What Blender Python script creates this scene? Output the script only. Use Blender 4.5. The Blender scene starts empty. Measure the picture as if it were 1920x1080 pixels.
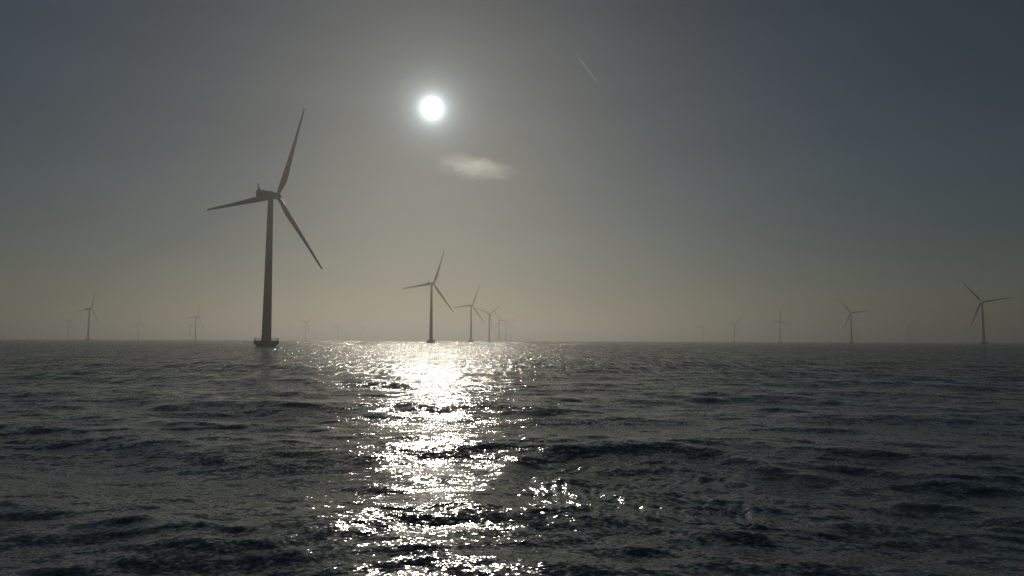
import bpy, bmesh, math, random
import numpy as np
from mathutils import Vector, Matrix

# ------------------------------------------------------------------ frame, camera, sky, sun
S = bpy.context.scene
COL = S.collection
F_PX = 1300.0                       # focal length in pixels of a 1920 wide frame
CAM_H = 3.3
PITCH = math.atan(98.0 / F_PX)
ROLL = math.radians(-0.21)

cam_data = bpy.data.cameras.new("camera")
cam_data.sensor_width = 36.0
cam_data.lens = 36.0 * F_PX / 1920.0
cam_data.clip_start = 0.1
cam_data.clip_end = 60000.0
cam = bpy.data.objects.new("camera", cam_data)
COL.objects.link(cam)
cam.location = (0, 0, CAM_H)
cam.rotation_euler = (math.pi / 2 + PITCH, ROLL, 0)
S.camera = cam
CAM_R = cam.rotation_euler.to_matrix()


def ray(px, py):
    """world direction through a pixel of the 1920x1080 photograph (depth 1 along the lens axis)"""
    return CAM_R @ Vector(((px - 960) / F_PX, (540 - py) / F_PX, -1.0))


SUN_DIR = ray(810, 203).normalized()
SUN_ELEV = math.asin(SUN_DIR.z)
SUN_AZ = math.atan2(SUN_DIR.x, SUN_DIR.y)      # clockwise from +Y

sun_data = bpy.data.lights.new("sun", 'SUN')
sun_data.energy = 3.0
sun_data.angle = math.radians(0.5)
sun_data.color = (1.0, 0.91, 0.76)
sun = bpy.data.objects.new("sun", sun_data)
COL.objects.link(sun)
sun.location = SUN_DIR * 300
sun.rotation_euler = (-SUN_DIR).to_track_quat('-Z', 'Y').to_euler()

world = bpy.data.worlds.new("World")
S.world = world
world.use_nodes = True
wt = world.node_tree
wt.nodes.clear()
wout = wt.nodes.new('ShaderNodeOutputWorld')
sky = wt.nodes.new('ShaderNodeTexSky')
sky.sky_type = 'NISHITA'
sky.sun_disc = False
sky.sun_elevation = SUN_ELEV
sky.sun_rotation = SUN_AZ
sky.altitude = 0
sky.air_density = 1.0
sky.dust_density = 0.3
sky.ozone_density = 1.0
bg = wt.nodes.new('ShaderNodeBackground')
bg.inputs['Strength'].default_value = 0.05
tint = wt.nodes.new('ShaderNodeVectorMath'); tint.operation = 'MULTIPLY'
tint.inputs[1].default_value = (0.94, 1.0, 1.01)
wt.links.new(sky.outputs[0], tint.inputs[0])
wt.links.new(tint.outputs[0], bg.inputs['Color'])
# thin uneven veil of high haze in long flat bands
wtc = wt.nodes.new('ShaderNodeTexCoord')
wmp = wt.nodes.new('ShaderNodeMapping'); wmp.inputs['Scale'].default_value = (1.6, 1.6, 9.0)
wmp.inputs['Rotation'].default_value = (0.0, math.radians(7), 0.0)
wnz = wt.nodes.new('ShaderNodeTexNoise'); wnz.inputs['Scale'].default_value = 1.4; wnz.inputs['Detail'].default_value = 4
wmr = wt.nodes.new('ShaderNodeMapRange')
wmr.inputs['From Min'].default_value = 0.3; wmr.inputs['From Max'].default_value = 0.7
wmr.inputs['To Min'].default_value = 0.046; wmr.inputs['To Max'].default_value = 0.054
wt.links.new(wtc.outputs['Generated'], wmp.inputs[0]); wt.links.new(wmp.outputs[0], wnz.inputs['Vector'])
wt.links.new(wnz.outputs['Fac'], wmr.inputs['Value']); wt.links.new(wmr.outputs[0], bg.inputs['Strength'])
# the bright veiled sun itself: a small disc and the aureole that thin haze high up puts round it
geo = wt.nodes.new('ShaderNodeTexCoord')
dot = wt.nodes.new('ShaderNodeVectorMath'); dot.operation = 'DOT_PRODUCT'
dot.inputs[1].default_value = SUN_DIR
wt.links.new(geo.outputs['Generated'], dot.inputs[0])


def wmath(op, a, b=None, clamp=False):
    n = wt.nodes.new('ShaderNodeMath'); n.operation = op; n.use_clamp = clamp
    for i, v in enumerate((a, b)):
        if v is None: continue
        if isinstance(v, (int, float)): n.inputs[i].default_value = v
        else: wt.links.new(v, n.inputs[i])
    return n.outputs[0]


ang = wmath('MULTIPLY', wmath('ARCCOSINE', wmath('MINIMUM', dot.outputs['Value'], 0.9999999)), 180 / math.pi)


def glow(peak, width, power):
    return wmath('MULTIPLY', wmath('EXPONENT', wmath('MULTIPLY', wmath('POWER', wmath('DIVIDE', ang, width), power), -1.0)), peak)


AUREOLE = ((50.0, 0.30, 1.0), (4.6, 0.95, 1.0), (0.7, 3.2, 1.0))
tot = None
for g in AUREOLE:
    v = glow(*g)
    tot = v if tot is None else wmath('ADD', tot, v)
bg2 = wt.nodes.new('ShaderNodeBackground')
bg2.inputs['Color'].default_value = (0.86, 0.98, 1.0, 1)
wt.links.new(tot, bg2.inputs['Strength'])
addw = wt.nodes.new('ShaderNodeAddShader')
wt.links.new(bg.outputs[0], addw.inputs[0]); wt.links.new(bg2.outputs[0], addw.inputs[1])
wt.links.new(addw.outputs[0], wout.inputs['Surface'])
try:
    world.cycles.sampling_method = 'MANUAL'
    world.cycles.sample_map_resolution = 2048
except Exception:
    pass

vs = S.view_settings
vs.view_transform = 'Standard'
vs.look = 'None'
vs.gamma = 1.0
vs.use_curve_mapping = False
vs.exposure = -2.25
S.render.engine = 'CYCLES'
S.cycles.use_denoising = True
try: S.cycles.denoiser = 'OPENIMAGEDENOISE'
except Exception: pass
S.cycles.denoising_prefilter = 'NONE'
S.cycles.use_adaptive_sampling = False
S.cycles.max_bounces = 5
S.cycles.volume_bounces = 0
S.cycles.sample_clamp_indirect = 8.0
S.cycles.caustics_reflective = False
S.cycles.caustics_refractive = False


# ------------------------------------------------------------------ helpers
def material(name, color, rough=0.6, noise=0.0, scale=0.3, metallic=0.0, spec=0.5, stain=None):
    m = bpy.data.materials.new(name)
    m.use_nodes = True
    nt = m.node_tree
    b = nt.nodes['Principled BSDF']
    b.inputs['Base Color'].default_value = (*color, 1)
    b.inputs['Roughness'].default_value = rough
    b.inputs['Metallic'].default_value = metallic
    b.inputs['Specular IOR Level'].default_value = spec
    if noise:
        tc = nt.nodes.new('ShaderNodeTexCoord')
        mp = nt.nodes.new('ShaderNodeMapping')
        mp.inputs['Scale'].default_value = (1, 1, 0.18)
        nz = nt.nodes.new('ShaderNodeTexNoise')
        nz.inputs['Scale'].default_value = scale
        nz.inputs['Detail'].default_value = 6
        rp = nt.nodes.new('ShaderNodeValToRGB')
        c2 = stain if stain else tuple(c * (1 - noise) for c in color)
        rp.color_ramp.elements[0].position = 0.35
        rp.color_ramp.elements[0].color = (*c2, 1)
        rp.color_ramp.elements[1].position = 0.65
        rp.color_ramp.elements[1].color = (*color, 1)
        nt.links.new(tc.outputs['Object'], mp.inputs[0])
        nt.links.new(mp.outputs[0], nz.inputs['Vector'])
        nt.links.new(nz.outputs['Fac'], rp.inputs[0])
        nt.links.new(rp.outputs[0], b.inputs['Base Color'])
    return m


M_PAINT = material('light_grey_paint', (0.30, 0.315, 0.33), 0.45, 0.12, 0.6)
M_BLADE = material('blade_gelcoat', (0.29, 0.305, 0.32), 0.4, 0.08, 0.8)
M_CONC = material('weathered_concrete', (0.22, 0.21, 0.19), 0.9, 0.5, 0.9, stain=(0.07, 0.075, 0.06))
M_STEEL = material('galvanised_steel', (0.16, 0.16, 0.155), 0.5, 0.3, 2.0, metallic=0.3)
M_DARK = material('dark_instrument_plastic', (0.03, 0.03, 0.032), 0.5, 0.3, 3.0)
M_GLASS = material('beacon_lens', (0.55, 0.6, 0.6), 0.2, 0.2, 5.0)


def tide_band(m, z0, z1, weed):
    nt = m.node_tree
    b = nt.nodes['Principled BSDF']
    old = b.inputs['Base Color'].links[0].from_socket
    tc = nt.nodes.new('ShaderNodeTexCoord'); sp = nt.nodes.new('ShaderNodeSeparateXYZ')
    nt.links.new(tc.outputs['Object'], sp.inputs[0])
    nz = nt.nodes.new('ShaderNodeTexNoise'); nz.inputs['Scale'].default_value = 1.7; nz.inputs['Detail'].default_value = 5
    nt.links.new(tc.outputs['Object'], nz.inputs['Vector'])
    ad = nt.nodes.new('ShaderNodeMath'); ad.operation = 'ADD'
    nt.links.new(sp.outputs['Z'], ad.inputs[0]); nt.links.new(nz.outputs['Fac'], ad.inputs[1])
    mr = nt.nodes.new('ShaderNodeMapRange')
    mr.inputs['From Min'].default_value = z0 + 0.5; mr.inputs['From Max'].default_value = z1 + 0.5
    nt.links.new(ad.outputs[0], mr.inputs['Value'])
    mx = nt.nodes.new('ShaderNodeMix'); mx.data_type = 'RGBA'
    nt.links.new(mr.outputs[0], mx.inputs['Factor'])
    mx.inputs[6].default_value = (*weed, 1)
    nt.links.new(old, mx.inputs[7]); nt.links.new(mx.outputs[2], b.inputs['Base Color'])


tide_band(M_CONC, 0.9, 1.4, (0.022, 0.028, 0.018))


def link_bm(name, bm, mat, parent=None, smooth=True, auto=40):
    me = bpy.data.meshes.new(name)
    bm.normal_update()
    bm.to_mesh(me)
    bm.free()
    me.materials.append(mat)
    if smooth:
        for p in me.polygons: p.use_smooth = True
        try: me.set_sharp_from_angle(angle=math.radians(auto))
        except Exception: pass
    o = bpy.data.objects.new(name, me)
    COL.objects.link(o)
    if parent: o.parent = parent
    return o


def lathe(bm, prof, seg=32, axis='Z', origin=(0, 0, 0)):
    """revolve (radius, height) points; closes ends whose radius is small"""
    rings = []
    O = Vector(origin)
    for r, h in prof:
        ring = []
        for k in range(seg):
            a = 2 * math.pi * k / seg
            if axis == 'Z': p = Vector((r * math.cos(a), r * math.sin(a), h))
            else: p = Vector((r * math.cos(a), h, r * math.sin(a)))
            ring.append(bm.verts.new(O + p))
        rings.append(ring)
    for i in range(len(rings) - 1):
        for k in range(seg):
            k2 = (k + 1) % seg
            bm.faces.new((rings[i][k], rings[i][k2], rings[i + 1][k2], rings[i + 1][k]))
    bm.faces.new(rings[0]); bm.faces.new(rings[-1])
    bmesh.ops.recalc_face_normals(bm, faces=bm.faces)


def tube(bm, pts, r, seg=6):
    pts = [Vector(p) for p in pts]
    rad = r if isinstance(r, (list, tuple)) else [r] * len(pts)
    rings = []
    for i, p in enumerate(pts):
        d = (pts[min(i + 1, len(pts) - 1)] - pts[max(i - 1, 0)]).normalized()
        u = d.orthogonal().normalized(); v = d.cross(u)
        rings.append([bm.verts.new(p + (u * math.cos(2 * math.pi * k / seg) + v * math.sin(2 * math.pi * k / seg)) * rad[i]) for k in range(seg)])
    for i in range(len(rings) - 1):
        for k in range(seg):
            k2 = (k + 1) % seg
            bm.faces.new((rings[i][k], rings[i][k2], rings[i + 1][k2], rings[i + 1][k]))
    bm.faces.new(rings[0]); bm.faces.new(rings[-1])


def hoop(bm, R, z, r, seg=48, sec=6):
    rings = []
    for i in range(seg):
        a = 2 * math.pi * i / seg
        rings.append([bm.verts.new(((R + r * math.cos(b)) * math.cos(a), (R + r * math.cos(b)) * math.sin(a), z + r * math.sin(b)))
                      for b in (2 * math.pi * k / sec for k in range(sec))])
    for i in range(seg):
        for k in range(sec):
            bm.faces.new((rings[i][k], rings[(i + 1) % seg][k], rings[(i + 1) % seg][(k + 1) % sec], rings[i][(k + 1) % sec]))


# ------------------------------------------------------------------ the sea
def build_sea():
    rng = np.random.default_rng(11)
    pi = math.pi
    # rings: as fine as the eye needs it near the boat, wider and wider out to the horizon
    r_in = np.geomspace(0.6, 8.0, 26)[:-1]
    ds = 1.0 / (2287 * 2.3)
    s = np.arange(1 / 8.0, 1 / 260.0, -ds)
    r_mid = 1 / s
    r_out = np.geomspace(r_mid[-1] * 1.04, 11500, 110)
    R = np.concatenate([r_in, r_mid, r_out])
    # azimuth clockwise from +Y: fine over the side the wind farm stands on
    fine = np.radians(np.arange(-46, 46.001, 0.046))
    coarse = np.radians(np.arange(47.5, 312.6, 1.5))
    A = np.concatenate([fine, coarse])
    nr, na = len(R), len(A)
    RR, AA = np.meshgrid(R, A, indexing='ij')
    X = (RR * np.sin(AA)).astype(np.float32)
    Y = (RR * np.cos(AA)).astype(np.float32)
    cell = np.gradient(R)[:, None].astype(np.float32)
    # the azimuth spacing limits the waves as well
    dA = np.gradient(np.concatenate([A, [2 * pi + A[0]]]))[:-1]
    cell = np.maximum(cell, (RR * dA[None, :] * 1.2).astype(np.float32))
    Z = np.zeros_like(X); DX = np.zeros_like(X); DY = np.zeros_like(X)
    n = 150
    lam = np.geomspace(0.30, 17.0, n) * rng.uniform(0.97, 1.03, n)
    wind = math.radians(188)                       # travel direction, clockwise from +Y
    spread = np.where(lam > 3, 26, np.where(lam > 0.8, 32, 38))
    th = wind + np.radians(spread) * rng.standard_normal(n)
    slope = 0.0195 * np.interp(np.log(lam), np.log([0.3, 0.6, 1.2, 3, 9, 13, 17]), [0.25, 0.58, 0.84, 0.80, 0.58, 0.45, 0.28])
    amp = slope * lam / (2 * pi)
    ph = rng.uniform(0, 2 * pi, n)
    # wind streaks and groups: some patches rougher than others
    G = np.ones_like(X)
    for k in range(7):
        L = rng.uniform(14, 60); t = rng.uniform(0, 2 * pi)
        G += 0.16 * np.sin(2 * pi / L * (X * math.sin(t) + 2.2 * Y * math.cos(t)) + rng.uniform(0, 6))
    G = np.clip(G, 0.35, 1.7)
    for i in range(n):
        k = 2 * pi / lam[i]
        kx, ky = k * math.sin(th[i]), k * math.cos(th[i])
        fade = np.clip((lam[i] / cell - 2.2) / 2.5, 0, 1)
        rows = np.where(fade.max(axis=1) > 0)[0]
        if len(rows) == 0: continue
        r1 = rows[-1] + 1
        P = kx * X[:r1] + ky * Y[:r1] + ph[i]
        f = fade[:r1] * amp[i]
        if lam[i] < 2.5: f = f * G[:r1]
        sn, cs = np.sin(P), np.cos(P)
        Z[:r1] += f * cs
        DX[:r1] -= 0.55 * math.sin(th[i]) * f * sn
        DY[:r1] -= 0.55 * math.cos(th[i]) * f * sn
    # the boat's own wash, astern on the right: a rounded edge and churned, streaky water inside it
    near = np.where(R < 60)[0][-1] + 1
    x, y = X[:near], Y[:near]
    cx, cy = 4.0, 12.5
    t = np.degrees(np.arctan2(x - cx, y - cy))
    d = np.hypot(x - cx, y - cy)
    rad = np.interp(t, [-180, -130, -85, -60, -42, -24, -10, 4, 16, 32, 55, 88, 130, 180],
                    [12, 9, 4.8, 5.4, 6.4, 8.1, 8.9, 8.6, 7.4, 5.9, 5.1, 5.0, 9, 12])
    rad += 0.16 * np.sin(np.radians(t) * 9) + 0.10 * np.sin(np.radians(t) * 21 + 1)
    q = d - rad
    sector = np.exp(-((t - 8) / 85) ** 6)
    ins = sector / (1 + np.exp(q / 0.4))
    calm = 1 - 0.3 * ins * np.exp(-((q + 1.2) / 1.3) ** 2)
    Z[:near] *= calm; DX[:near] *= calm; DY[:near] *= calm
    Z[:near] += sector * (0.085 * np.exp(-(q / 0.6) ** 2) - 0.05 * np.exp(-((q + 1.0) / 0.7) ** 2) + 0.05 * np.exp(-((q + 2.6) / 0.45) ** 2) + 0.05 * np.exp(-((q + 4.4) / 0.5) ** 2))
    churn = ins * np.clip(-(q + 0.1) / 1.6, 0, 1) * np.clip(1.12 - 0.10 * (x - 0.5), 0.5, 1.15) * (0.72 + 0.28 * np.sin(1.1 * x + 0.5 * y) * np.sin(0.6 * x - 0.8 * y + 1))
    wx = x + 0.35 * np.sin(0.8 * y + 0.5 * x) + 0.12 * np.sin(2.3 * y - x); wy = y + 0.3 * np.sin(0.9 * x)
    for k in range(80):
        L = math.exp(rng.uniform(math.log(0.10), math.log(0.55)))
        th2 = pi / 2 + rng.normal(0, 0.30)              # crests run away from the boat
        fade = np.clip((L / cell[:near] - 2.2) / 2.5, 0, 1)
        Z[:near] += churn * fade * 0.046 * L / (2 * pi) * np.cos(2 * pi / L * (wx * math.sin(th2) + wy * math.cos(th2)) + rng.uniform(0, 6))
    co = np.stack([X + DX, Y + DY, Z], axis=-1).reshape(-1, 3).astype(np.float32)
    co = np.concatenate([co, np.array([[0, 0, 0]], np.float32)])
    nv = len(co)
    i = np.arange(nr - 1)[:, None] * na; j = np.arange(na)[None, :]; j2 = (j + 1) % na
    quads = np.stack([i + j, i + na + j, i + na + j2, i + j2], axis=-1).reshape(-1, 4)[:, ::-1]
    jj = np.arange(na)
    tris = np.stack([np.full(na, nv - 1), (jj + 1) % na, jj], axis=-1)
    loops = np.concatenate([quads.ravel(), tris.ravel()]).astype(np.int32)
    nq, nt_ = len(quads), len(tris)
    me = bpy.data.meshes.new("sea")
    me.vertices.add(nv)
    me.vertices.foreach_set("co", co.ravel())
    me.loops.add(len(loops))
    me.loops.foreach_set("vertex_index", loops)
    me.polygons.add(nq + nt_)
    starts = np.concatenate([np.arange(nq) * 4, nq * 4 + np.arange(nt_) * 3]).astype(np.int32)
    me.polygons.foreach_set("loop_start", starts)
    me.polygons.foreach_set("use_smooth", np.ones(nq + nt_, dtype=bool))
    me.update(calc_edges=True)
    me.validate()
    if me.polygons[len(me.polygons) // 2].normal.z < 0: me.flip_normals()
    o = bpy.data.objects.new("sea", me)
    COL.objects.link(o)
    o['kind'] = 'structure'
    o['label'] = 'dark choppy grey sea with a broad path of sun glitter'
    return o


LEAN = 0.13


def water_material():
    m = bpy.data.materials.new("sea_water")
    m.use_nodes = True
    nt = m.node_tree
    b = nt.nodes['Principled BSDF']
    b.inputs['Base Color'].default_value = (0.085, 0.114, 0.128, 1)
    b.inputs['Roughness'].default_value = 0.12
    b.inputs['IOR'].default_value = 1.333
    g = nt.nodes.new('ShaderNodeNewGeometry')
    acc = None
    # ripples too small for the mesh: slopes from noise in world metres
    for (sx, sy, kx, ky, det) in ((0.9, 1.9, 0.78, 0.75, 1.6), (4.0, 7.0, 0.95, 0.85, 2.0), (13.0, 17.0, 0.8, 0.9, 1.0)):
        mp = nt.nodes.new('ShaderNodeVectorMath'); mp.operation = 'MULTIPLY'
        mp.inputs[1].default_value = (sx, sy, 0.6)
        nt.links.new(g.outputs['Position'], mp.inputs[0])
        nz = nt.nodes.new('ShaderNodeTexNoise')
        nz.inputs['Scale'].default_value = 1.0
        nz.inputs['Detail'].default_value = det
        nt.links.new(mp.outputs[0], nz.inputs['Vector'])
        sb = nt.nodes.new('ShaderNodeVectorMath'); sb.operation = 'SUBTRACT'
        sb.inputs[1].default_value = (0.5, 0.5, 0.5)
        nt.links.new(nz.outputs['Color'], sb.inputs[0])
        ml = nt.nodes.new('ShaderNodeVectorMath'); ml.operation = 'MULTIPLY'
        ml.inputs[1].default_value = (kx, ky, 0)
        nt.links.new(sb.outputs[0], ml.inputs[0])
        if acc is None: acc = ml.outputs[0]
        else:
            ad = nt.nodes.new('ShaderNodeVectorMath'); ad.operation = 'ADD'
            nt.links.new(acc, ad.inputs[0]); nt.links.new(ml.outputs[0], ad.inputs[1]); acc = ad.outputs[0]
    # gusts: patches of rougher and smoother water
    gp = nt.nodes.new('ShaderNodeVectorMath'); gp.operation = 'MULTIPLY'
    gp.inputs[1].default_value = (0.05, 0.13, 0)
    nt.links.new(g.outputs['Position'], gp.inputs[0])
    gn = nt.nodes.new('ShaderNodeTexNoise'); gn.inputs['Scale'].default_value = 1.0; gn.inputs['Detail'].default_value = 3
    nt.links.new(gp.outputs[0], gn.inputs['Vector'])
    mr = nt.nodes.new('ShaderNodeMapRange')
    mr.inputs['From Min'].default_value = 0.3; mr.inputs['From Max'].default_value = 0.7
    mr.inputs['To Min'].default_value = 0.45; mr.inputs['To Max'].default_value = 1.35
    nt.links.new(gn.outputs['Fac'], mr.inputs['Value'])
    sc = nt.nodes.new('ShaderNodeVectorMath'); sc.operation = 'SCALE'
    nt.links.new(acc, sc.inputs[0])
    # far out only the near faces of the waves show (their backs are hidden): lean the unmeshed waves that way
    fl = nt.nodes.new('ShaderNodeVectorMath'); fl.operation = 'MULTIPLY'; fl.inputs[1].default_value = (1, 1, 0)
    nt.links.new(g.outputs['Position'], fl.inputs[0])
    ln = nt.nodes.new('ShaderNodeVectorMath'); ln.operation = 'LENGTH'; nt.links.new(fl.outputs[0], ln.inputs[0])
    un = nt.nodes.new('ShaderNodeVectorMath'); un.operation = 'NORMALIZE'; nt.links.new(fl.outputs[0], un.inputs[0])
    fr = nt.nodes.new('ShaderNodeMapRange'); fr.interpolation_type = 'SMOOTHSTEP'
    fr.inputs['From Min'].default_value = 12; fr.inputs['From Max'].default_value = 130
    fr.inputs['To Min'].default_value = 0.0; fr.inputs['To Max'].default_value = -LEAN
    nt.links.new(ln.outputs['Value'], fr.inputs['Value'])
    # and the waves the mesh drops out there join the ripples
    far = nt.nodes.new('ShaderNodeMapRange'); far.interpolation_type = 'SMOOTHSTEP'
    far.inputs['From Min'].default_value = 15; far.inputs['From Max'].default_value = 160
    far.inputs['To Min'].default_value = 0.72; far.inputs['To Max'].default_value = 1.85
    nt.links.new(ln.outputs['Value'], far.inputs['Value'])
    pr = nt.nodes.new('ShaderNodeMath'); pr.operation = 'MULTIPLY'
    nt.links.new(far.outputs[0], pr.inputs[0]); nt.links.new(mr.outputs[0], pr.inputs[1])
    nt.links.new(pr.outputs[0], sc.inputs['Scale'])
    ls = nt.nodes.new('ShaderNodeVectorMath'); ls.operation = 'SCALE'
    nt.links.new(un.outputs[0], ls.inputs[0]); nt.links.new(fr.outputs[0], ls.inputs['Scale'])
    ad2 = nt.nodes.new('ShaderNodeVectorMath'); ad2.operation = 'ADD'
    nt.links.new(ls.outputs[0], ad2.inputs[0]); nt.links.new(sc.outputs[0], ad2.inputs[1])
    # wave groups: long trains of facets that flash together far out
    for (sx, sy, d0, d1, kx, ky) in ((1.9, 0.10, 30, 110, 1.2, 0.8), (0.55, 0.02, 140, 420, 1.05, 0.75)):
        mp = nt.nodes.new('ShaderNodeVectorMath'); mp.operation = 'MULTIPLY'; mp.inputs[1].default_value = (sx, sy, 0)
        nt.links.new(g.outputs['Position'], mp.inputs[0])
        nz = nt.nodes.new('ShaderNodeTexNoise'); nz.inputs['Scale'].default_value = 1.0; nz.inputs['Detail'].default_value = 1.5
        nt.links.new(mp.outputs[0], nz.inputs['Vector'])
        sb = nt.nodes.new('ShaderNodeVectorMath'); sb.operation = 'SUBTRACT'; sb.inputs[1].default_value = (0.5, 0.5, 0.5)
        nt.links.new(nz.outputs['Color'], sb.inputs[0])
        ml = nt.nodes.new('ShaderNodeVectorMath'); ml.operation = 'MULTIPLY'; ml.inputs[1].default_value = (kx, ky, 0)
        nt.links.new(sb.outputs[0], ml.inputs[0])
        dm = nt.nodes.new('ShaderNodeMapRange'); dm.interpolation_type = 'SMOOTHSTEP'
        dm.inputs['From Min'].default_value = d0; dm.inputs['From Max'].default_value = d1
        nt.links.new(ln.outputs['Value'], dm.inputs['Value'])
        ws = nt.nodes.new('ShaderNodeVectorMath'); ws.operation = 'SCALE'
        nt.links.new(ml.outputs[0], ws.inputs[0]); nt.links.new(dm.outputs[0], ws.inputs['Scale'])
        ad3 = nt.nodes.new('ShaderNodeVectorMath'); ad3.operation = 'ADD'
        nt.links.new(ad2.outputs[0], ad3.inputs[0]); nt.links.new(ws.outputs[0], ad3.inputs[1])
        ad2 = ad3
    ad = nt.nodes.new('ShaderNodeVectorMath'); ad.operation = 'ADD'
    nt.links.new(g.outputs['Normal'], ad.inputs[0]); nt.links.new(ad2.outputs[0], ad.inputs[1])
    nm = nt.nodes.new('ShaderNodeVectorMath'); nm.operation = 'NORMALIZE'
    nt.links.new(ad.outputs[0], nm.inputs[0])
    nt.links.new(nm.outputs[0], b.inputs['Normal'])
    return m


sea = build_sea()
sea.data.materials.append(water_material())


# ------------------------------------------------------------------ the wind turbines
HUB_H = 69.0
TILT = math.radians(6)
WIND = math.radians(22)      # the rotors face this way (clockwise from +Y), away from the boat


def make_turbine():
    root = bpy.data.objects.new("wind_turbine", None)
    root.empty_display_size = 5
    COL.objects.link(root)
    # concrete ice cone and deck: one casting
    bm = bmesh.new()
    lathe(bm, [(3.6, -3.0), (4.0, 0.0), (4.5, 0.7), (5.35, 1.25), (5.4, 1.35), (5.4, 2.62), (5.3, 2.7), (2.6, 2.72)], 48)
    fnd = link_bm("foundation", bm, M_CONC, root, auto=25)
    bm = bmesh.new()
    npost = 20
    for k in range(npost):
        a = 2 * math.pi * k / npost
        c, s_ = math.cos(a) * 5.2, math.sin(a) * 5.2
        tube(bm, [(c, s_, 2.68), (c, s_, 3.95)], 0.07)
    for z in (3.3, 3.92): hoop(bm, 5.2, z, 0.055)
    link_bm("railing", bm, M_STEEL, fnd)
    bm = bmesh.new()
    for a0 in (-0.35, 0.35):
        tube(bm, [(5.62 * math.sin(2.2) + a0 * math.cos(2.2), 5.62 * math.cos(2.2) - a0 * math.sin(2.2), z) for z in (-1.5, 3.9)], 0.11)
    for k in range(16):
        z = -0.6 + k * 0.28
        tube(bm, [(5.62 * math.sin(2.2) + a0 * math.cos(2.2), 5.62 * math.cos(2.2) - a0 * math.sin(2.2), z) for a0 in (-0.35, 0.35)], 0.035)
    link_bm("boat_ladder", bm, M_STEEL, fnd)
    # tower with flange rings
    bm = bmesh.new()
    prof = [(2.35, 2.68), (2.35, 2.95), (2.1, 3.0)]
    H1 = HUB_H - 1.75
    for z in np.linspace(4, H1, 26):
        prof.append((2.1 + (1.18 - 2.1) * (z - 3) / (H1 - 3), float(z)))
    lathe(bm, prof, 40)
    tw = link_bm("tower", bm, M_PAINT, root, auto=30)
    bm = bmesh.new()      # access door on the sea side with a step
    w, h0, h1 = 0.45, 3.1, 5.2
    ang_ = math.radians(205)
    rr = 2.12
    pts = []
    for z, da in ((h0, -1), (h0, 1), (h1, 1), (h1, -1)):
        a = ang_ + da * w / rr
        pts.append((a, z))
    inner = [bm.verts.new((2.0 * math.sin(a), 2.0 * math.cos(a), z)) for a, z in pts]
    outer = [bm.verts.new((2.17 * math.sin(a), 2.17 * math.cos(a), z)) for a, z in pts]
    bm.faces.new(outer); bm.faces.new(inner)
    for k in range(4): bm.faces.new((inner[k], inner[(k + 1) % 4], outer[(k + 1) % 4], outer[k]))
    bmesh.ops.recalc_face_normals(bm, faces=bm.faces)
    link_bm("door", bm, M_STEEL, tw, smooth=False)
    # nacelle: local +Y is the rotor axis; built round the tower top
    nac_prof = [  # (y, half width, z low, z high, corner radius)
        (-8.2, 1.15, -0.75, 1.65, 0.45), (-7.8, 1.45, -1.15, 1.85, 0.5), (-5.0, 1.6, -1.5, 1.85, 0.55),
        (0.5, 1.65, -1.7, 1.75, 0.6), (2.2, 1.5, -1.55, 1.6, 0.75), (3.0, 1.3, -1.3, 1.35, 0.9)]
    bm = bmesh.new()
    rings = []
    for (y, hw, zl, zh, cr) in nac_prof:
        ring = []
        for (sx, sz, a0) in ((1, 1, 0), (-1, 1, 90), (-1, -1, 180), (1, -1, 270)):
            cx = sx * (hw - cr); cz = (zh - cr) if sz > 0 else (zl + cr)
            for k in range(5):
                a = math.radians(a0 + k * 22.5)
                ring.append(bm.verts.new((cx + cr * math.cos(a), y, HUB_H + cz + cr * math.sin(a))))
        rings.append(ring)
    for i in range(len(rings) - 1):
        for k in range(20):
            bm.faces.new((rings[i][k], rings[i][(k + 1) % 20], rings[i + 1][(k + 1) % 20], rings[i + 1][k]))
    bm.faces.new(rings[0]); bm.faces.new(rings[-1])
    bmesh.ops.recalc_face_normals(bm, faces=bm.faces)
    nac = link_bm("nacelle", bm, M_PAINT, root, auto=28)
    bm = bmesh.new()      # raked instrument fin at the rear of the roof
    fin = [(-8.0, 1.75), (-8.15, 3.0), (-8.05, 4.75), (-7.85, 4.75), (-7.55, 3.3), (-6.5, 1.8)]
    L = [bm.verts.new((-0.14, y, HUB_H + z)) for y, z in fin]
    Rr = [bm.verts.new((0.14, y, HUB_H + z)) for y, z in fin]
    bm.faces.new(L); bm.faces.new(Rr)
    for k in range(len(fin)): bm.faces.new((L[k], L[(k + 1) % len(fin)], Rr[(k + 1) % len(fin)], Rr[k]))
    bmesh.ops.recalc_face_normals(bm, faces=bm.faces)
    link_bm("wind_vane_fin", bm, M_DARK, nac, smooth=False)
    bm = bmesh.new()
    tube(bm, [(0.5, -4.8, HUB_H + 1.7), (0.5, -4.8, HUB_H + 2.75)], 0.09)
    tube(bm, [(0.2, -4.8, HUB_H + 2.6), (0.8, -4.8, HUB_H + 2.6)], 0.07)
    link_bm("anemometer", bm, M_DARK, nac)
    bm = bmesh.new()
    lathe(bm, [(0.2, 1.68), (0.26, 1.75), (0.26, 2.3), (0.16, 2.5), (0.04, 2.55)], 14, origin=(0.0, 0.4, HUB_H))
    link_bm("beacon", bm, M_GLASS, nac)
    # hub with spinner nose
    HY = 4.6
    rot = bpy.data.objects.new("rotor", None)
    bm = bmesh.new()
    lathe(bm, [(1.15, 3.02 - HY), (1.45, 3.3 - HY), (1.55, 4.1 - HY), (1.5, 5.2 - HY), (1.2, 6.1 - HY), (0.7, 6.75 - HY), (0.25, 7.0 - HY), (0.05, 7.04 - HY)], 32, axis='Y')
    hub = link_bm("hub", bm, M_PAINT, root)
    # the rotor axis is tilted up a few degrees
    up = Matrix.Rotation(TILT, 3, 'X')
    nac.rotation_euler = (TILT, 0, 0)
    nac.location = Vector((0, 0, HUB_H)) - up @ Vector((0, 0, HUB_H))
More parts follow.
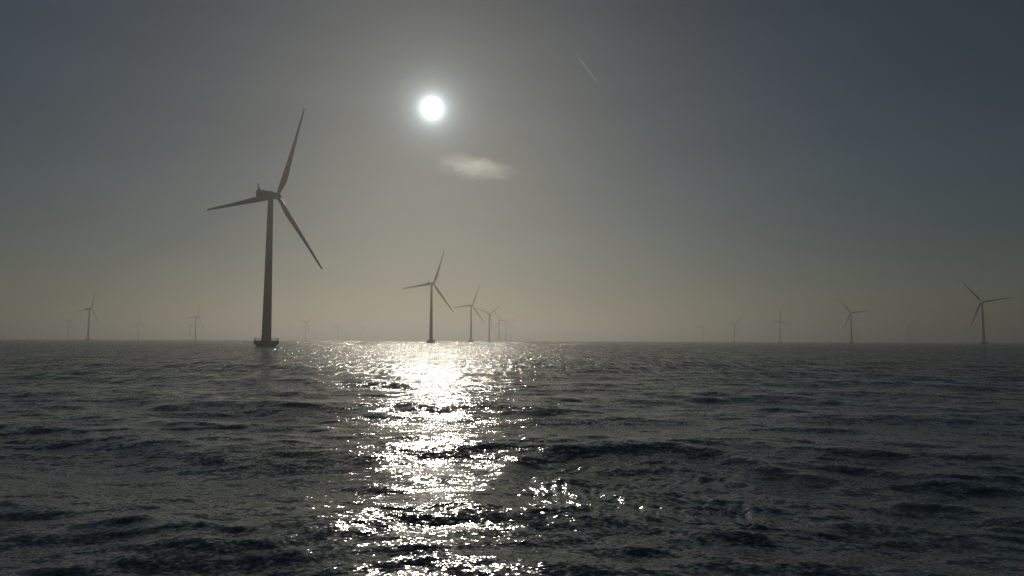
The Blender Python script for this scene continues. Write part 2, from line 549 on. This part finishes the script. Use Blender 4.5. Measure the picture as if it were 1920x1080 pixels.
    hub.rotation_euler = (TILT, 0, 0)
    hub_at = Vector((0, 0, HUB_H)) + up @ Vector((0, HY, 0))
    hub.location = hub_at
    # one blade along +X of its own frame, rotor axis along Y
    bm = bmesh.new()
    st = [  # (radius, chord, thickness ratio, twist deg, share of the chord ahead of the axis)
        (1.0, 1.75, 1.0, 14, 0.5), (2.4, 1.75, 1.0, 14, 0.5), (4.0, 2.2, 0.72, 13.5, 0.42), (6.0, 2.85, 0.45, 12.5, 0.34), (8.5, 3.15, 0.32, 10.5, 0.3),
        (11, 3.0, 0.26, 8.5, 0.3), (15, 2.6, 0.23, 6, 0.3), (20, 2.15, 0.2, 4, 0.3), (25, 1.75, 0.18, 2.5, 0.3), (30, 1.4, 0.17, 1.5, 0.3),
        (35, 1.2, 0.16, 0.8, 0.3), (38.5, 1.0, 0.15, 0.3, 0.3), (40.4, 0.75, 0.15, 0, 0.32), (41.1, 0.4, 0.15, 0, 0.4), (41.3, 0.08, 0.2, 0, 0.5)]
    NP = 20
    rings = []
    for (r, c, tr, tw_, ahead) in st:
        ring = []
        r = r * 1.03
        a_t = math.radians(tw_ + 2)
        circ = max(0.0, min(1.0, (tr - 0.3) / 0.7))
        for k in range(NP):
            u = 2 * math.pi * k / NP
            xc = 0.5 - 0.5 * math.cos(u)              # 0 nose .. 1 tail
            yt = 5 * tr * (0.2969 * math.sqrt(max(xc, 0)) - 0.126 * xc - 0.3516 * xc ** 2 + 0.2843 * xc ** 3 - 0.1036 * xc ** 4)
            yc = 0.5 * tr * math.sin(u)
            tt = (yt * (1 if math.sin(u) >= 0 else -1) * (1 - circ) + yc * circ) * c
            cc = (ahead - xc) * c
            # leading edge towards +Z, cone bends the blade slightly
            yb = tt * math.cos(a_t) - cc * math.sin(a_t)
            zb = tt * math.sin(a_t) + cc * math.cos(a_t)
            ring.append(bm.verts.new((r, yb - 0.0006 * r * r, zb)))
        rings.append(ring)
    for i in range(len(rings) - 1):
        for k in range(NP):
            bm.faces.new((rings[i][k], rings[i][(k + 1) % NP], rings[i + 1][(k + 1) % NP], rings[i + 1][k]))
    bm.faces.new(rings[0]); bm.faces.new(rings[-1])
    bmesh.ops.recalc_face_normals(bm, faces=bm.faces)
    b0 = link_bm("blade", bm, M_BLADE, root, auto=50)
    b0.location = hub_at
    b0.rotation_mode = 'YXZ'
    for k in (1, 2):
        b = b0.copy(); COL.objects.link(b); b.parent = root
    bpy.data.objects.remove(rot)
    return root


def copy_tree(o, parent=None):
    c = o.copy(); COL.objects.link(c); c.parent = parent
    for ch in list(o.children): copy_tree(ch, c)
    return c


#        tower foot px, height in px from waterline to hub, phase of the first blade (deg, anticlockwise from the right), label
TURBINES = [
    (499.5, 287, 65, 'largest and nearest wind turbine, dark, on a round railed concrete base'),
    (808, 111, 67, 'second largest wind turbine, standing in the brightest part of the sun glitter'),
    (883, 68.5, 66, 'third turbine of the receding central row, its left blade tip beside the second turbine'),
    (917, 51, 37, 'fourth turbine of the receding central row, two blades raised in a wide V'),
    (936, 39, 0, 'fifth turbine of the receding central row, one blade level and one up left'),
    (948.5, 33, 25, 'sixth turbine of the receding central row, a pale thin shape in the haze'),
    (958, 27, 80, 'last and faintest turbine of the receding central row'),
    (165, 59, 68, 'larger of the hazy turbines on the far left horizon, blades seen almost edge on'),
    (366, 43.5, 67, 'hazy turbine between the leftmost ones and the big near turbine, darkest in that gap'),
    (128, 34, 50, 'leftmost turbine on the horizon, a very faint ghost beside a darker one'),
    (259, 31, 85, 'faint turbine midway between the two darker turbines on the left horizon'),
    (355, 27, 20, 'faintest turbine, just left of the darker one nearest the big turbine'),
    (573, 33, 45, 'faint turbine first to the right of the big near turbine'),
    (633, 27, 75, 'faint turbine in the middle of the three between big turbine and sun glitter'),
    (679, 22, 10, 'tiny faint turbine above the left edge of the sun glitter'),
    (1845, 79, 9, 'largest turbine on the right horizon, near the right edge of the picture'),
    (1597, 56, 8, 'second largest turbine on the right horizon, one blade nearly level'),
    (1463, 41, 84, 'right horizon turbine with one blade straight up and two drooping'),
    (1377, 34, 44, 'thin right horizon turbine with one blade slanting up to the right'),
    (1319, 27, 60, 'small pale right horizon turbine, second from the glitter side'),
    (1277, 23, 95, 'smallest and faintest turbine of the right horizon row'),
    (1705, 31, 35, 'ghostly turbine between the two largest turbines on the right horizon'),
    (1608, 26, 15, 'very faint turbine just right of the second largest one on the right horizon'),
]
proto = make_turbine()
for i, (px, hpx, phase, lab) in enumerate(TURBINES):
    depth = F_PX * HUB_H / hpx
    hy = 637.5 + (px - 960) * 7 / 1920
    d = ray(px, hy)
    loc = Vector((d.x * depth, d.y * depth, 0))
    t = proto if i == 0 else copy_tree(proto)
    t.location = loc
    t.rotation_euler = (0, 0, -WIND)
    t['label'] = lab
    t['category'] = 'wind turbine'
    t['group'] = 'wind turbines standing in the sea'
    k = 0
    for ch in t.children:
        if ch.name.split('.')[0] == 'blade':
            ch.rotation_euler = (TILT, -math.radians(phase + 120 * k), 0)
            k += 1


# ------------------------------------------------------------------ cloud and vapour trail (above the haze)
def volume_mesh(name, bm, density, aniso, color, scale, lo, hi, stretch, shape=True):
    m = bpy.data.materials.new(name + "_vapour")
    m.use_nodes = True
    nt = m.node_tree
    nt.nodes.clear()
    out = nt.nodes.new('ShaderNodeOutputMaterial')
    pv = nt.nodes.new('ShaderNodeVolumePrincipled')
    pv.inputs['Color'].default_value = (*color, 1)
    pv.inputs['Anisotropy'].default_value = aniso
    tc = nt.nodes.new('ShaderNodeTexCoord')
    mp = nt.nodes.new('ShaderNodeMapping'); mp.inputs['Scale'].default_value = stretch
    nz = nt.nodes.new('ShaderNodeTexNoise'); nz.inputs['Scale'].default_value = scale; nz.inputs['Detail'].default_value = 7
    nz.inputs['Roughness'].default_value = 0.6
    nt.links.new(tc.outputs['Object'], mp.inputs[0]); nt.links.new(mp.outputs[0], nz.inputs['Vector'])
    # soft body: thins out towards the rim of the unit ellipsoid
    ln = nt.nodes.new('ShaderNodeVectorMath'); ln.operation = 'LENGTH'
    nt.links.new(tc.outputs['Object'], ln.inputs[0])
    sub = nt.nodes.new('ShaderNodeMath'); sub.operation = 'SUBTRACT'
    nt.links.new(nz.outputs['Fac'], sub.inputs[0])
    fl = nt.nodes.new('ShaderNodeMath'); fl.operation = 'MULTIPLY'; fl.inputs[1].default_value = 0.5
    nt.links.new(ln.outputs['Value'], fl.inputs[0]); nt.links.new(fl.outputs[0], sub.inputs[1])
    mr = nt.nodes.new('ShaderNodeMapRange')
    mr.inputs['From Min'].default_value = lo; mr.inputs['From Max'].default_value = hi
    mr.inputs['To Min'].default_value = 0; mr.inputs['To Max'].default_value = density
    nt.links.new(sub.outputs[0], mr.inputs['Value'])
    nt.links.new(mr.outputs[0], pv.inputs['Density'])
    nt.links.new(pv.outputs[0], out.inputs['Volume'])
    return link_bm(name, bm, m)


def ellipsoid():
    bm = bmesh.new()
    bmesh.ops.create_icosphere(bm, subdivisions=3, radius=1.0)
    return bm


CD = 4200.0
d = ray(892, 314)
cl = volume_mesh("cloud", ellipsoid(), 0.0026, 0.8, (1, 1, 1), 2.8, 0.05, 0.5, (1.2, 1.0, 0.6))
cl.location = Vector((0, 0, CAM_H)) + d * CD
cl.scale = (CD * 86 / F_PX, 90, CD * 27 / F_PX)
cl.rotation_euler = (0, math.radians(9), 0)
cl['label'] = 'small wispy pale cloud drifting just below the sun'
cl['category'] = 'cloud'
cl['kind'] = 'stuff'

TD = 6000.0
p0 = Vector((0, 0, CAM_H)) + ray(1077, 97) * TD
p1 = Vector((0, 0, CAM_H)) + ray(1127, 163) * TD
vm = bpy.data.materials.new("trail_vapour")
vm.use_nodes = True
vm.node_tree.nodes.clear()
vo = vm.node_tree.nodes.new('ShaderNodeOutputMaterial')
vp = vm.node_tree.nodes.new('ShaderNodeVolumePrincipled')
vp.inputs['Color'].default_value = (1, 1, 1, 1)
vp.inputs['Density'].default_value = 0.03
vp.inputs['Anisotropy'].default_value = 0.6
vm.node_tree.links.new(vp.outputs[0], vo.inputs['Volume'])
tr = link_bm("vapour_trail", ellipsoid(), vm)
tr.location = (p0 + p1) / 2
tr.scale = (6, 6, (p1 - p0).length / 2)
tr.rotation_euler = (p1 - p0).to_track_quat('Z', 'Y').to_euler()
tr['label'] = 'short thin white vapour trail slanting across the upper sky'
tr['category'] = 'vapour trail'
tr['kind'] = 'stuff'

# ------------------------------------------------------------------ haze over the sea
bm = bmesh.new()
bmesh.ops.create_cube(bm, size=2.0)
hm = bpy.data.materials.new("sea_haze")
hm.use_nodes = True
try: hm.cycles.volume_sampling = "DISTANCE"
except Exception: pass
hm.node_tree.nodes.clear()
ho = hm.node_tree.nodes.new('ShaderNodeOutputMaterial')
hv = hm.node_tree.nodes.new('ShaderNodeVolumePrincipled')
hv.inputs['Color'].default_value = (0.95, 0.94, 0.885, 1)
hv.inputs['Density'].default_value = 0.00048
hv.inputs['Anisotropy'].default_value = 0.68
hm.node_tree.links.new(hv.outputs[0], ho.inputs['Volume'])
haze = link_bm("haze", bm, hm, smooth=False)
haze.scale = (12000, 12000, 62.0)
haze.location = (0, 0, 62.0 - 3.5)
haze['kind'] = 'stuff'
haze['label'] = 'pale sea haze that fades the far turbines'
